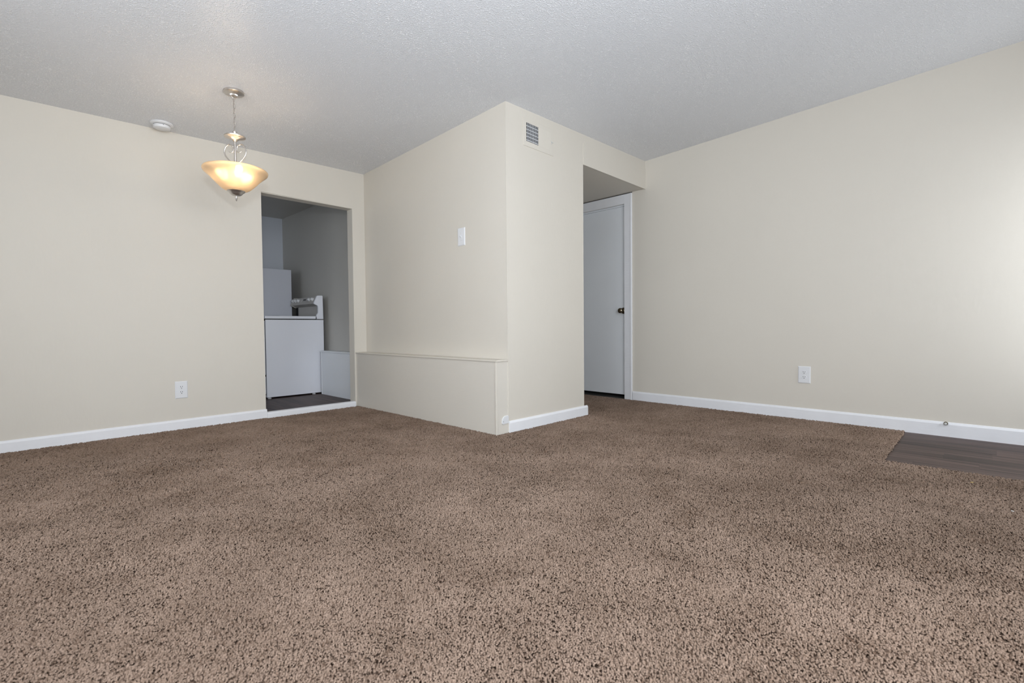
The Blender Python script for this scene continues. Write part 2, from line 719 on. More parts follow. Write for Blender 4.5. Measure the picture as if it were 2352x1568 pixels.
window('fill_window_kitchen', (KXW - 0.03, 6.1, 0.95), -PI / 2, 1.2, 1.0)  # unseen window, added to brighten the kitchen walls

# low boxed ledge in front of the block (wood panel, cap board, corner beads)
LZ = 0.533
LX = 2.463
b = nb()
prism(b, [(LX, YB + 0.004), (XB + 0.0, YB + 0.004), (XB, lwy(XB)), (LX, lwy(LX))], -0.015, LZ)
ledge = struct('wall_ledge', b, 'woodwall')
b = nb()
prism(b, [(LX - 0.009, YB - 0.006), (XB, YB - 0.006), (XB, lwy(XB) - 0.001), (LX - 0.009, lwy(LX) - 0.001)], LZ, LZ + 0.013)
bmesh.ops.bevel(b, geom=b.edges[:], offset=0.004, segments=2, affect='EDGES')
obj('ledge_cap', b, 'wall', ledge)
b = nb()
box(b, LX - 0.004, LX + 0.010, YB, YB + 0.006, -0.012, LZ - 0.001, 0.0015)
box(b, LX - 0.0045, LX + 0.002, YB + 0.002, YB + 0.014, -0.012, LZ - 0.001, 0.0015)
obj('corner_bead', b, 'wall', ledge)
# corner beads of the block itself
b = nb()
box(b, XB - 0.0015, XB + 0.007, YB - 0.002, YB + 0.006, -0.012, LZ, 0.001)
box(b, XB - 0.0015, XB + 0.007, YB - 0.002, YB + 0.006, LZ + 0.013, 2.44, 0.001)
box(b, XC - 0.006, XC + 0.0015, YB - 0.0015, YB + 0.006, 0.0, 2.205, 0.001)
struct('trim_1', b, 'wall')

# kitchen side: ledge along the kitchen right wall
b = nb()
box(b, 2.556, KX, 4.735, 5.62, -0.01, 0.515)
kl = struct('wall_ledge_kitchen', b, 'doorwhite')
b = nb()
box(b, 2.546, KX, 4.735, 5.63, 0.515, 0.532, 0.004)
obj('ledge_cap', b, 'doorwhite', kl)
b = nb()
box(b, 2.552, 2.560, 5.605, 5.622, KZ, 0.514, 0.002)
obj('corner_bead', b, 'doorwhite', kl)

# doorway lining (jamb boards, painted wall colour)
b = nb()
y0, y1 = lwy(2.0) + 0.004, lwy(2.0) + WT + 0.004
box(b, D2 - 0.004, D2 + 0.0, y0, y1, KZ, DZ, 0.001)
box(b, D1, D1 + 0.004, y0, y1, KZ, DZ, 0.001)
box(b, D1 + 0.004, D2 - 0.004, y0, y1, DZ - 0.006, DZ, 0.001)
struct('trim_2', b, 'wall')


# baseboards ---------------------------------------------------------------
def bb_profile(h, t):
    return [(0, -0.014), (t, -0.014), (t, h - 0.016), (t * 0.85, h - 0.012), (t * 0.70, h - 0.007), (t * 0.45, h - 0.001), (0, h)]


def baseboard(name, p, q, nrm, h=0.082, t=0.013):
    """runs from p to q on the wall, nrm points into the room"""
    bm = nb()
    prof = bb_profile(h, t)
    A = [bm.verts.new((p[0] + nrm[0] * d, p[1] + nrm[1] * d, z)) for d, z in prof]
    B = [bm.verts.new((q[0] + nrm[0] * d, q[1] + nrm[1] * d, z)) for d, z in prof]
    n = len(prof)
    for i in range(n):
        j = (i + 1) % n
        bm.faces.new([A[i], A[j], B[j], B[i]])
    bm.faces.new(A[::-1])
    bm.faces.new(B)
    bmesh.ops.recalc_face_normals(bm, faces=bm.faces[:])
    return struct(name, bm, 'white')


baseboard('baseboard_left', (XW, lwy(XW)), (1.584, lwy(1.584)), (0, -1), 0.077)
baseboard('baseboard_right', (rwx(YS), YS), (rwx(2.695), 2.695), (-1, 0), 0.092)
baseboard('baseboard_center', (2.5835, YB), (3.583, YB), (0, -1), 0.085, 0.014)
baseboard('baseboard_front', (XW, YS), (EX0 - 0.08, YS), (0, 1), 0.08)
baseboard('baseboard_side', (XW, YS), (XW, lwy(XW)), (1, 0), 0.08)
baseboard('baseboard_hall', (XC, YB + 0.03), (XC, 5.08), (1, 0), 0.08)

# white rounded threshold strip at the kitchen doorway
b = nb()
prof = [(-0.001, -0.014)]
for k in range(9):
    a = PI / 2 * k / 8
    prof.append((-0.020 * math.cos(a) + 0.002, 0.034 + 0.014 * math.sin(a)))
prof += [(0.030, 0.048), (0.030, 0.034), (0.004, 0.032), (0.004, -0.014)]
prof[0] = (-0.018, -0.014)
A = [b.verts.new((D1 + 0.006, lwy(D1) + d, z)) for d, z in prof]
B = [b.verts.new((D2 - 0.006, lwy(D2) + d, z)) for d, z in prof]
for i in range(len(prof)):
    j = (i + 1) % len(prof)
    b.faces.new([A[i], A[j], B[j], B[i]])
b.faces.new(A[::-1])
b.faces.new(B)
bmesh.ops.recalc_face_normals(b, faces=b.faces[:])
struct('trim_3', b, 'white', smooth=True)

# ------------------------------------------------------------------ plank floors
PW = 0.152


def planks(parent, x0, x1, y0, y1, ztop, seed):
    rnd = random.Random(seed)
    x = x0
    while x < x1 - 0.01:
        xe = min(x + PW, x1)
        y = y0 - rnd.uniform(0, 0.9)
        while y < y1:
            ye = y + 1.22
            a, c = max(y, y0), min(ye, y1)
            if c - a > 0.02:
                bm = nb()
                box(bm, x + 0.00015, xe - 0.00015, a + 0.0001, c - 0.0001, ztop - 0.006, ztop, 0.0004, 1)
                obj('plank', bm, 'plank', parent)
            y = ye
        x = xe


planks(floor, 3.505, 4.60, YS + 0.001, 0.410, -0.010, 3)
planks(kfloor, 1.2, 2.56, 4.765, 6.9, KZ, 5)
b = nb()
box(b, D1 + 0.004, D2 - 0.004, 4.635, 4.764, -0.02, KZ)
obj('sill_plank', b, 'plank', kfloor)

# carpet ---------------------------------------------------------------
b = nb()
prism(b, [(XW + 0.001, YS + 0.001), (3.503, YS + 0.001), (3.503, 0.411), (rwx(0.411) - 0.013, 0.411), (rwx(YB) - 0.013, YB),
          (rwx(2.78) - 0.02, 5.07), (XC + 0.001, 5.07), (XC + 0.001, YB - 0.001), (LX - 0.001, YB - 0.001), (LX - 0.001, lwy(LX) - 0.002), (XW + 0.001, lwy(XW) - 0.002)],
      -0.022, -0.0068)
carpet = obj('carpet', b, 'carpetbase', label='brown cut pile wall to wall carpet covering the living room and hall floor', category='carpet')


def carpet_pile():
    rng = np.random.default_rng(11)

    def vnoise(x, y, cell, seed):
        r = np.random.default_rng(seed)
        G = r.random((256, 256))
        gx, gy = x / cell + 100, y / cell + 100
        ix, iy = np.floor(gx).astype(int), np.floor(gy).astype(int)
        fx, fy = gx - ix, gy - iy
        fx, fy = fx * fx * (3 - 2 * fx), fy * fy * (3 - 2 * fy)
        g = lambda a, c: G[a % 256, c % 256]
        return (g(ix, iy) * (1 - fx) + g(ix + 1, iy) * fx) * (1 - fy) + (g(ix, iy + 1) * (1 - fx) + g(ix + 1, iy + 1) * fx) * fy

    X, Y, SP = [], [], []
    bands = [(0.0, 0.85, .011), (0.85, 1.3, .0048), (1.3, 1.9, .0050), (1.9, 2.8, .0060), (2.8, 4.0, .0078), (4.0, 7.2, .0105)]
    for d0, d1, s in bands:
        lo, hi = (XW, YS), (5.0, 5.1)
        nx, ny = int((hi[0] - lo[0]) / s), int((hi[1] - lo[1]) / s)
        gx, gy = np.meshgrid(np.arange(nx), np.arange(ny))
        px = lo[0] + (gx.ravel() + rng.uniform(-.5, .5, gx.size) + 0.5) * s
        py = lo[1] + (gy.ravel() + rng.uniform(-.5, .5, gx.size) + 0.5) * s
        d = np.hypot(px, py)
        ang = np.arctan2(py, px)
        keep = (d >= d0) & (d < d1)
        if d0 > 0:
            keep &= (np.abs(ang - 0.7701) < math.radians(54))
        X.append(px[keep])
        Y.append(py[keep])
        SP.append(np.full(keep.sum(), s))
    X, Y, SP = map(np.concatenate, (X, Y, SP))
    e = 0.004
    inside = (X > XW + .016) & (Y > YS + .016) & (Y < lwy(X) - np.where((X > D1) & (X < D2), 0.040, 0.015)) & (X < rwx(Y) - 0.014)
    edge = 0.004 * np.sin(Y * 90) + 0.004 * np.sin(Y * 37 + 1)
    inside &= ~((X > 3.502 + edge) & (Y < 0.412 + 0.003 * np.sin(X * 80)))
    inside &= ~((X > LX - e) & (X < XC + .016) & (Y > YB - np.where((X > XB - .002) & (X < 3.585), .016, .006)))
    inside &= ~((X > LX - e) & (X < 2.6) & (Y > 4.6))
    inside &= ~((X > XC) & (Y > 5.07))
    inside &= ~((Y > 4.7) & (X < XC))
    X, Y, SP = X[inside], Y[inside], SP[inside]
    n = len(X)
    # pile direction drifts slowly over the floor, as trodden and vacuumed pile does
    th = 2 * PI * vnoise(X, Y, .55, 1) * 1.4 + rng.normal(0, 1.5, n)
    drift = vnoise(X, Y, .16, 2)
    lean = np.clip(rng.normal(.26, .20, n) + .45 * (vnoise(X, Y, .22, 4) - .5) + .35 * (drift - .5), 0.02, 1.0)
    H = 0.0086 * (0.90 + 0.2 * rng.random(n)) * (0.88 + .24 * vnoise(X, Y, .022, 6))
    pit = np.clip((0.36 - vnoise(X, Y, .0085, 21)) * 9, 0, 1) * (SP < .009)
    H *= 1 - 0.50 * pit
    R = SP * rng.uniform(.70, .98, n) * (1 - .25 * pit) * np.where(SP < .0055, 1.22, np.where(SP < .007, 1.08, 1.0))
    yarn = np.clip(rng.normal(.56, .13, n) + .62 * (vnoise(X, Y, .34, 8) * .5 + vnoise(X, Y, .11, 9) * .5 - .5) - .22 * pit, 0, 1)  # broad mottling and pit darkening put pile shade into the yarn colour
    dark = rng.random(n) < 0.05
    yarn[dark] *= 0.3
    dx, dy = np.cos(th) * np.sin(lean), np.sin(th) * np.sin(lean)
    dz = np.cos(lean)
    levels = [(0.0, 1.0, 0.0), (1.0, 0.62, 0.55)]   # height along, radius, bend
    phi0 = rng.random(n) * 2 * PI
    V = np.empty((n, 6, 3), np.float32)
    for li, (h, rr, tw) in enumerate(levels):
        cx = X + dx * H * h * (0.6 + .7 * h)
        cy = Y + dy * H * h * (0.6 + .7 * h)
        cz = -0.0080 + dz * H * h
        for k in range(3):
            ph = phi0 + 2 * PI * k / 3 + tw * 2
            V[:, li * 3 + k, 0] = cx + R * rr * np.cos(ph)
            V[:, li * 3 + k, 1] = cy + R * rr * np.sin(ph)
            V[:, li * 3 + k, 2] = cz + (0.22 * R * np.sin(ph + 1) if li == 1 else 0)
    quads = []
    for li in range(1):
        for k in range(3):
            l = (k + 1) % 3
            quads.append((li * 3 + k, li * 3 + l, li * 3 + 3 + l, li * 3 + 3 + k))
    quads = np.array(quads)
    tri = np.array([3, 4, 5])
    base = (np.arange(n) * 6)[:, None]
    Q = (base[:, :, None] + quads[None]).reshape(n, -1)
    Tt = base + tri[None]
    loops = np.concatenate([Q, Tt], axis=1).ravel().astype(np.int32)
    per = np.array([4] * 3 + [3])
    starts = np.concatenate([[0], np.cumsum(np.tile(per, n))[:-1]]).astype(np.int32)
    me = bpy.data.meshes.new('carpet_pile')
    me.vertices.add(n * 6)
    me.vertices.foreach_set('co', V.ravel())
    me.loops.add(len(loops))
    me.loops.foreach_set('vertex_index', loops)
    me.polygons.add(n * 4)
    me.polygons.foreach_set('loop_start', starts)
    at = me.attributes.new('yarn', 'FLOAT', 'POINT')
    at.data.foreach_set('value', np.repeat(yarn, 6).astype(np.float32))
    me.polygons.foreach_set('use_smooth', np.ones(n * 4, bool))
    me.update(calc_edges=True)
    me.materials.append(M['carpet'])
    o = bpy.data.objects.new('carpet_pile', me)
    C.objects.link(o)
    o.parent = carpet
    o['kind'] = 'stuff'
    print('tufts', n)


carpet_pile()

# ------------------------------------------------------------------ hall door in the right wall
# local frame: x to the viewer's right along the wall, -y out into the room, origin at wall point y = 2.70
dr = sroot('door_1', (rwx(2.70), 2.70, 0), AR)


def lx(y):           # distance along the local x axis of a world y
    return -(y - 2.70)


b = nb()
box(b, lx(DB_) + 0.004, lx(DA) - 0.004, 0.038, 0.074, 0.039, DH - 0.006, 0.002)
slab = obj('door_panel', b, 'doorwhite', dr)
b = nb()
box(b, lx(DB_) - 0.014, lx(DB_), -0.001, 0.11, 0.0, DH + 0.012)
box(b, lx(DA) + 0.0, lx(DA) + 0.0005, 0.0, 0.11, 0.0, DH + 0.012)
box(b, lx(DB_), lx(DA), 0.0, 0.11, DH - 0.0005, DH + 0.0)
obj('door_jamb', b, 'doorwhite', dr)
b = nb()
box(b, lx(DB_), lx(DA), 0.018, 0.034, DH - 0.013, DH - 0.001, 0.001)
box(b, lx(DA) - 0.010, lx(DA), 0.018, 0.034, 0.0, DH - 0.014, 0.002)
obj('door_stop_strip', b, 'doorwhite', dr)
b = nb()
cw = 0.088


def casing_board(bm, x0, x1, z0, z1, outer):
    box(bm, x0, x1, -0.013, 0.0, z0, z1, 0.0006)
    if outer == 'r':
        box(bm, x1 - 0.020, x1, -0.018, -0.011, z0, z1, 0.003)
    elif outer == 'l':
        box(bm, x0, x0 + 0.020, -0.018, -0.011, z0, z1, 0.003)


casing_board(b, lx(DA) - 0.003, lx(DA) + cw, -0.008, HALLZ - 0.010, 'r')
obj('side_casing', b, 'white', dr)
b = nb()
casing_board(b, lx(DB_) - cw, lx(DB_) + 0.003, -0.008, HALLZ - 0.010, 'l')
obj('side_casing', b, 'white', dr)
b = nb()
casing_board(b, lx(DB_) + 0.003, lx(DA) - 0.003, DH + 0.002, HALLZ - 0.010, 't')
obj('head_casing', b, 'white', dr)
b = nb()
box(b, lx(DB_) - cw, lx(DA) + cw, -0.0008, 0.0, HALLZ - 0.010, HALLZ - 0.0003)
obj('casing_shadow_strip', b, 'black', dr)  # black strip on the wall, painting in the shadow line over the casing
b = nb()
kx, kz = lx(2.835), 0.957
lathe(b, [(0.0, 0.038), (0.034, 0.038), (0.034, 0.033), (0.028, 0.026), (0.014, 0.020), (0.012, 0.002),
          (0.018, -0.006), (0.026, -0.014), (0.029, -0.025), (0.026, -0.037), (0.016, -0.045), (0.0, -0.047)], 28, kx, kz, 'y')
obj('door_knob', b, 'bronze', dr, smooth=True, label='aged brass door knob')

# entry door behind the camera; its glazing is added to admit fill light
d2 = sroot('door_2', (EX0, YS, 0))
dw = EX1 - EX0
b = nb()
box(b, 0.004, 0.13, -0.09, -0.045, 0.0, EZ - 0.005, 0.002)
box(b, dw - 0.13, dw - 0.004, -0.09, -0.045, 0.0, EZ - 0.005, 0.002)
box(b, 0.13, dw - 0.13, -0.09, -0.045, 0.0, 0.30, 0.002)
box(b, 0.13, dw - 0.13, -0.09, -0.045, EZ - 0.15, EZ - 0.005, 0.002)
obj('door_panel', b, 'doorwhite', d2)
b = nb()
box(b, 0.13, dw - 0.13, -0.070, -0.064, 0.30, EZ - 0.15)
obj('pane', b, 'pane', d2)  # added glazing, admits fill light
b = nb()
box(b, -0.08, 0, 0.0, 0.014, -0.01, EZ + 0.08)
box(b, EX1 - EX0, EX1 - EX0 + 0.03, 0.0, 0.014, -0.01, EZ + 0.08)
box(b, 0, EX1 - EX0, 0.0, 0.014, EZ, EZ + 0.08)
obj('door_casing', b, 'white', d2)
b = nb()
lathe(b, [(0, -0.045), (0.03, -0.044), (0.012, -0.03), (0.012, -0.01), (0.027, 0.01), (0.02, 0.025), (0, 0.028)], 24, 0.07, 0.95, 'y')
obj('door_knob', b, 'bronze', d2, smooth=True)

# ------------------------------------------------------------------ pendant lamp
LXc, LYc, LZc = 1.086, 3.620, ceilz(1.086, 3.62)
lamp = thing('pendant_lamp', 'lit pendant lamp with amber glass bowl hanging on a chain from the ceiling', 'lamp', (LXc, LYc, LZc), math.atan2(-0.718, 0.696))
Z = lambda z: z - LZc      # world height -> local
b = nb()
lathe(b, [(0.0, 0.003), (0.060, 0.003), (0.0625, -0.002), (0.062, -0.012), (0.056, -0.017), (0.030, -0.021), (0.025, -0.023)], 56)
obj('canopy', b, 'nickel', lamp, smooth=True)
b = nb()
# fluted cup under the canopy
seg = 48
rings = []
for r, z in ((0.026, -0.020), (0.022, -0.030), (0.014, -0.037), (0.006, -0.041)):
    rings.append([b.verts.new(((r + (0.0016 if i % 2 else -0.0010)) * math.cos(2 * PI * i / seg),
                               (r + (0.0016 if i % 2 else -0.0010)) * math.sin(2 * PI * i / seg), z)) for i in range(seg)])
for A, B in zip(rings, rings[1:]):
    for i in range(seg):
        b.faces.new([A[i], B[i], B[(i + 1) % seg], A[(i + 1) % seg]])
b.faces.new(rings[-1][::-1])
obj('fluted_cup', b, 'nickel', lamp)
b = nb()
tube(b, [(0.008 * math.cos(a), 0, -0.047 + 0.008 * math.sin(a)) for a in np.linspace(0, 2 * PI, 16, endpoint=False)], 0.0024, 8, True)
obj('hanging_loop', b, 'nickel', lamp, smooth=True)
# chain
ztop, zbot = Z(2.322), Z(2.112)
nl = 7
pitch = (ztop - zbot) / nl
for i in range(nl):
    zc = ztop - pitch * (i + 0.5)
    hl, hw = pitch / 2 + 0.0015, 0.0065
    path = []
    for a in np.linspace(0, 2 * PI, 20, endpoint=False):
        cz = (hl - hw) * (1 if math.sin(a) > 0 else -1)
        path.append((hw * math.cos(a), cz + hw * math.sin(a)))
    rot = 0.9 if i % 2 else -0.67
    b = nb()
    tube(b, [(u * math.cos(rot), u * math.sin(rot), zc + v) for u, v in path], 0.0019, 7, True)
    obj('chain_link', b, 'nickel', lamp, smooth=True)
b = nb()
tube(b, smooth_path([(0.002, 0.002, Z(2.33)), (-0.003, 0.001, Z(2.27)), (0.003, -0.002, Z(2.21)), (-0.002, 0.002, Z(2.15)), (0.0, 0.0, Z(2.10))]), 0.0016, 6)
obj('lamp_cord', b, 'nickel', lamp, smooth=True)
# dish with trumpet underside
b = nb()
lathe(b, [(0.0, Z(2.116)), (0.009, Z(2.114)), (0.014, Z(2.107)), (0.012, Z(2.098)), (0.018, Z(2.092)), (0.040, Z(2.086)), (0.060, Z(2.081)),
          (0.0645, Z(2.077)), (0.0635, Z(2.072)), (0.050, Z(2.068)), (0.034, Z(2.063)), (0.022, Z(2.056)), (0.015, Z(2.048)), (0.011, Z(2.043)), (0.0, Z(2.043))], 56)
obj('hub_dish', b, 'nickel', lamp, smooth=True)
b = nb()
lathe(b, [(0.0, Z(2.044)), (0.0068, Z(2.044)), (0.0068, Z(1.99)), (0.0080, Z(1.92)), (0.0080, Z(1.80)), (0.006, Z(1.70)), (0, Z(1.70))], 24)
obj('stem', b, 'nickel', lamp, smooth=True)
sc = [(-.011, 1.985), (-.013, 2.006), (-.026, 2.021), (-.043, 2.025), (-.062, 2.011), (-.073, 1.980), (-.066, 1.951), (-.048, 1.926), (-.030, 1.908), (-.012, 1.880), (-.006, 1.862)]
cu = [(-.011, 1.990), (-.013, 1.981), (-.020, 1.974), (-.032, 1.972), (-.043, 1.979)]
for s in (1, -1):
    b = nb()
    tube(b, smooth_path([(s * u, 0, Z(z)) for u, z in sc], 6), 0.0044, 10)
    tube(b, smooth_path([(s * u, 0, Z(z)) for u, z in cu], 6), [0.0040 - 0.0028 * i / 24 for i in range(25)], 8)
    obj('scroll_arm', b, 'nickel', lamp, smooth=True)
# bowl
outer = [(0.046, 1.7165), (0.056, 1.717), (0.072, 1.722), (0.088, 1.732), (0.104, 1.747), (0.122, 1.766), (0.138, 1.784), (0.154, 1.801), (0.170, 1.8155),
         (0.184, 1.8275), (0.192, 1.836), (0.1955, 1.8445), (0.1950, 1.851), (0.1925, 1.8545)]
inner = [(r - 0.004 if r > .06 else r, z + 0.004) for r, z in outer[:-2]][::-1]
b = nb()
lathe(b, [(r, Z(z)) for r, z in outer + [(0.190, 1.853)] + inner] , 72)
shade = obj('glass_shade', b, 'shade', lamp, smooth=True)
b = nb()
lathe(b, [(0.0, Z(1.7275)), (0.040, Z(1.7275)), (0.0525, Z(1.7185)), (0.0545, Z(1.7145)), (0.052, Z(1.710)), (0.044, Z(1.7055)), (0.041, Z(1.701)), (0.036, Z(1.6945)), (0.028, Z(1.6875)), (0.018, Z(1.6835)), (0.008, Z(1.682)), (0, Z(1.682))], 48)
obj('bottom_cap', b, 'nickel', lamp, smooth=True)
b = nb()
lathe(b, [(0.0, Z(1.684)), (0.005, Z(1.682)), (0.004, Z(1.676)), (0.0085, Z(1.672)), (0.0085, Z(1.668)), (0.0045, Z(1.662)), (0.0055, Z(1.657)), (0.003, Z(1.652)), (0.0, Z(1.648))], 24)
obj('finial', b, 'nickel', lamp, smooth=True)
bulb_m = emit_material('warm_bulb_glow', (1.0, 0.82, 0.60), 24.0 * P_BULB)
for bx, by, pw in ((0.050, -0.062, 2.6 * P_BULB), (-0.070, -0.012, 1.7 * P_BULB), (0.020, 0.070, 1.7 * P_BULB)):
    b = nb()
    lathe(b, [(0.0, Z(1.788)), (0.010, Z(1.790)), (0.019, Z(1.800)), (0.023, Z(1.816)), (0.021, Z(1.830)), (0.013, Z(1.846)), (0.011, Z(1.860)), (0, Z(1.860))], 24, bx, by)
    obj('bulb', b, bulb_m, lamp, smooth=True)
    d = bpy.data.lights.new('bulb_light', 'POINT')
    d.energy = pw
    d.color = (1.0, 0.80, 0.56)
    d.shadow_soft_size = 0.025
    o = bpy.data.objects.new('bulb_light', d)
    C.objects.link(o)
    o.parent = lamp
    o.location = (bx * 1.5, by * 1.5, Z(1.835))

# ------------------------------------------------------------------ smoke detector
sx_, sy_ = 0.840, 4.462
sd = thing('smoke_detector', 'round white smoke detector on the ceiling close to the left wall', 'smoke detector', (sx_, sy_, ceilz(sx_, sy_)))
b = nb()
lathe(b, [(0.0, 0.004), (0.070, 0.004), (0.0735, 0.0), (0.0730, -0.006), (0.066, -0.012), (0.050, -0.015), (0.0, -0.015)], 48)
obj('mounting_base', b, 'plate', sd, smooth=True)
b = nb()
lathe(b, [(0.049, -0.013), (0.055, -0.017), (0.0555, -0.030), (0.053, -0.036), (0.046, -0.040), (0.0, -0.041)], 48)
obj('cover', b, 'plate', sd, smooth=True)
b = nb()
lathe(b, [(0.0500, -0.0125), (0.0545, -0.0140), (0.0545, -0.0165), (0.0500, -0.0170)], 48)
obj('vent_slot', b, 'duct', sd, smooth=True)
b = nb()
lathe(b, [(0.0, -0.0575), (0.0022, -0.0570), (0.0022, -0.052), (0, -0.052)], 12, 0.0, -0.022, 'y')
obj('indicator', b, 'slot', sd, smooth=True)


# ------------------------------------------------------------------ outlets, switch, small plates
def round_rect(bm, w, h, y0, y1, r, z0=0, x0=0, seg=5):
    pts = []
    for cx, cz, a0 in ((w / 2 - r, h / 2 - r, 0), (-w / 2 + r, h / 2 - r, PI / 2), (-w / 2 + r, -h / 2 + r, PI), (w / 2 - r, -h / 2 + r, 1.5 * PI)):
        for k in range(seg + 1):
            a = a0 + PI / 2 * k / seg
            pts.append((x0 + cx + r * math.cos(a), z0 + cz + r * math.sin(a)))
    return extrude_xz(bm, pts, y0, y1)


def plate_mesh(w, h, t=0.006):
    bm = nb()
    e = 0.006
    A = [(-w / 2, 0, -h / 2), (w / 2, 0, -h / 2), (w / 2, 0, h / 2), (-w / 2, 0, h / 2)]
    B = [(-w / 2, -t * .45, -h / 2), (w / 2, -t * .45, -h / 2), (w / 2, -t * .45, h / 2), (-w / 2, -t * .45, h / 2)]
    D = [(-w / 2 + e, -t, -h / 2 + e), (w / 2 - e, -t, -h / 2 + e), (w / 2 - e, -t, h / 2 - e), (-w / 2 + e, -t, h / 2 - e)]
    va, vb, vd = [[bm.verts.new(p) for p in q] for q in (A, B, D)]
    for P, Q in ((va, vb), (vb, vd)):
        for i in range(4):
            j = (i + 1) % 4
            bm.faces.new([P[i], P[j], Q[j], Q[i]])
    bm.faces.new(vd)
    bm.faces.new(va[::-1])
    bmesh.ops.recalc_face_normals(bm, faces=bm.faces[:])
    return bm


def outlet(loc, rz, w, h, label):
    r = thing('wall_outlet', label, 'outlet', loc, rz)
    obj('cover_plate', plate_mesh(w, h), 'plate', r)
    for s in (1, -1):
        bm = nb()
        c = 0.0205 * s
        pts = []
        for k in range(28):
            a = 2 * PI * k / 28
            pts.append((0.0172 * math.cos(a), max(-0.0135, min(0.0135, 0.0172 * math.sin(a))) + c))
        extrude_xz(bm, pts, -0.0082, -0.0055)
        rc = obj('receptacle', bm, 'plate', r, smooth=False)
        bm = nb()
        box(bm, -0.0080, -0.0048, -0.0086, -0.0070, c + 0.001, c + 0.0095)
        box(bm, 0.0050, 0.0080, -0.0086, -0.0070, c + 0.0015, c + 0.0090)
        lathe(bm, [(0, -0.0086), (0.0031, -0.0086), (0.0031, -0.0070), (0, -0.0070)], 14, 0.0, c - 0.0070, 'y')
        obj('slots', bm, 'slot', rc)
    bm = nb()
    lathe(bm, [(0, -0.0072), (0.0025, -0.0070), (0.003, -0.0058), (0, -0.0058)], 12, 0, 0, 'y')
    obj('screw', bm, 'rubber', r, smooth=True)
    return r


outlet((0.943, lwy(0.943), 0.3125), AL, 0.086, 0.136, 'white double outlet low on the left wall beneath the pendant lamp')
outlet((rwx(1.073), 1.073, 0.3695), AR, 0.092, 0.141, 'white double outlet low on the right wall')

sw = thing('light_switch', 'single white toggle light switch on the wall above the ledge', 'light switch', (XB, 3.066, 1.525), -PI / 2)
obj('cover_plate', plate_mesh(0.090, 0.144), 'plate', sw)
b = nb()
box(b, -0.005, 0.005, -0.0075, -0.005, -0.012, 0.012, 0.0008)
obj('toggle_frame', b, 'plate', sw)
b = nb()
hexa(b, [(-0.0035, -0.018, 0.004), (0.0035, -0.018, 0.004), (0.0042, -0.006, -0.006), (-0.0042, -0.006, -0.006),
         (-0.0035, -0.016, 0.011), (0.0035, -0.016, 0.011), (0.0042, -0.006, 0.005), (-0.0042, -0.006, 0.005)])
bmesh.ops.recalc_face_normals(b, faces=b.faces[:])
obj('toggle', b, 'plate', sw)
for s in (1, -1):
    b = nb()
    lathe(b, [(0, -0.0072), (0.0027, -0.0070), (0.0030, -0.0058), (0, -0.0058)], 12, 0, 0.030 * s, 'y')
    obj('screw', b, 'rubber', sw, smooth=True)

# cable plate low on the end of the ledge box
cp = thing('cable_plate', 'small white rounded cover screwed at the foot of the ledge corner', 'cover plate', (2.547, YB + 0.004, 0.097))
b = nb()
pts = []
for k in range(17):
    a = PI / 2 + PI / 2 * k / 16
    pts.append((0.008 + 0.040 * math.cos(a), -0.008 + 0.040 * math.sin(a)))
pts += [(-0.032, -0.022), (-0.024, -0.029), (0.036, -0.025), (0.036, 0.026), (0.030, 0.032)]
extrude_xz(b, pts, -0.009, 0.0)
bmesh.ops.bevel(b, geom=[e for e in b.edges if all(abs(v.co.y + 0.009) < 1e-5 for v in e.verts)], offset=0.002, segments=2, affect='EDGES')
obj('cover', b, 'plate', cp, smooth=True)
b = nb()
lathe(b, [(0, -0.0105), (0.0026, -0.0100), (0.0026, -0.008), (0, -0.008)], 12, -0.022, -0.008, 'y')
obj('screw', b, 'slot', cp, smooth=True)

# door stop on the right baseboard
ds = thing('door_stop', 'small round metal door stop on the right baseboard above the dark planks', 'door stop', (rwx(0.187) - 0.013, 0.187, 0.084), AR)
b = nb()
lathe(b, [(0, 0.0), (0.011, 0.0), (0.0125, -0.003), (0.012, -0.014), (0.0095, -0.018), (0.0, -0.018)], 24, 0, 0, 'y')
obj('stop_cup', b, 'bronze', ds, smooth=True)
b = nb()
lathe(b, [(0, -0.016), (0.0075, -0.0175), (0.0078, -0.023), (0.005, -0.026), (0, -0.0265)], 20, 0, 0, 'y')
obj('bumper', b, 'rubber', ds, smooth=True)

# ------------------------------------------------------------------ air vent near the ceiling
vx, vz = 2.949, 2.283
vt = thing('air_vent', 'painted air register high on the center wall, dark grille half open', 'vent', (vx, YB, vz))
L0, L1, B0, B1 = -0.181, 0.182, -0.106, 0.104     # plate
G0, G1, H0, H1 = -0.146, -0.005, -0.068, 0.074    # open grille
b = nb()
e = 0.0
box(b, L0, G0, -0.0045, 0, B0, B1, 0.0015)
box(b, G1, L1, -0.0045, 0, B0, B1, 0.0015)
box(b, G0 - 0.002, G1 + 0.002, -0.0045, 0, H1, B1, 0.0004)
box(b, G0 - 0.002, G1 + 0.002, -0.0045, 0, B0, H0, 0.0004)
obj('face_plate', b, 'wall', vt)
b = nb()
box(b, G0, G1, -0.0012, -0.0004, H0, H1)
obj('duct_opening', b, 'duct', vt, label='dark opening behind the grille')
b = nb()
nc = 11
for k in range(1, nc):
    x = G0 + (G1 - G0) * k / nc
    box(b, x - 0.0011, x + 0.0011, -0.0034, -0.0014, H0, H1)
for f in (0.045, 0.235, 0.425, 0.615, 0.805):
    z = H0 + (H1 - H0) * (f + 0.02)
    box(b, G0, G1, -0.0046, -0.0030, z - 0.0018, z + 0.0018)
obj('grille', b, 'plate', vt, label='white metal grille bars')
b = nb()
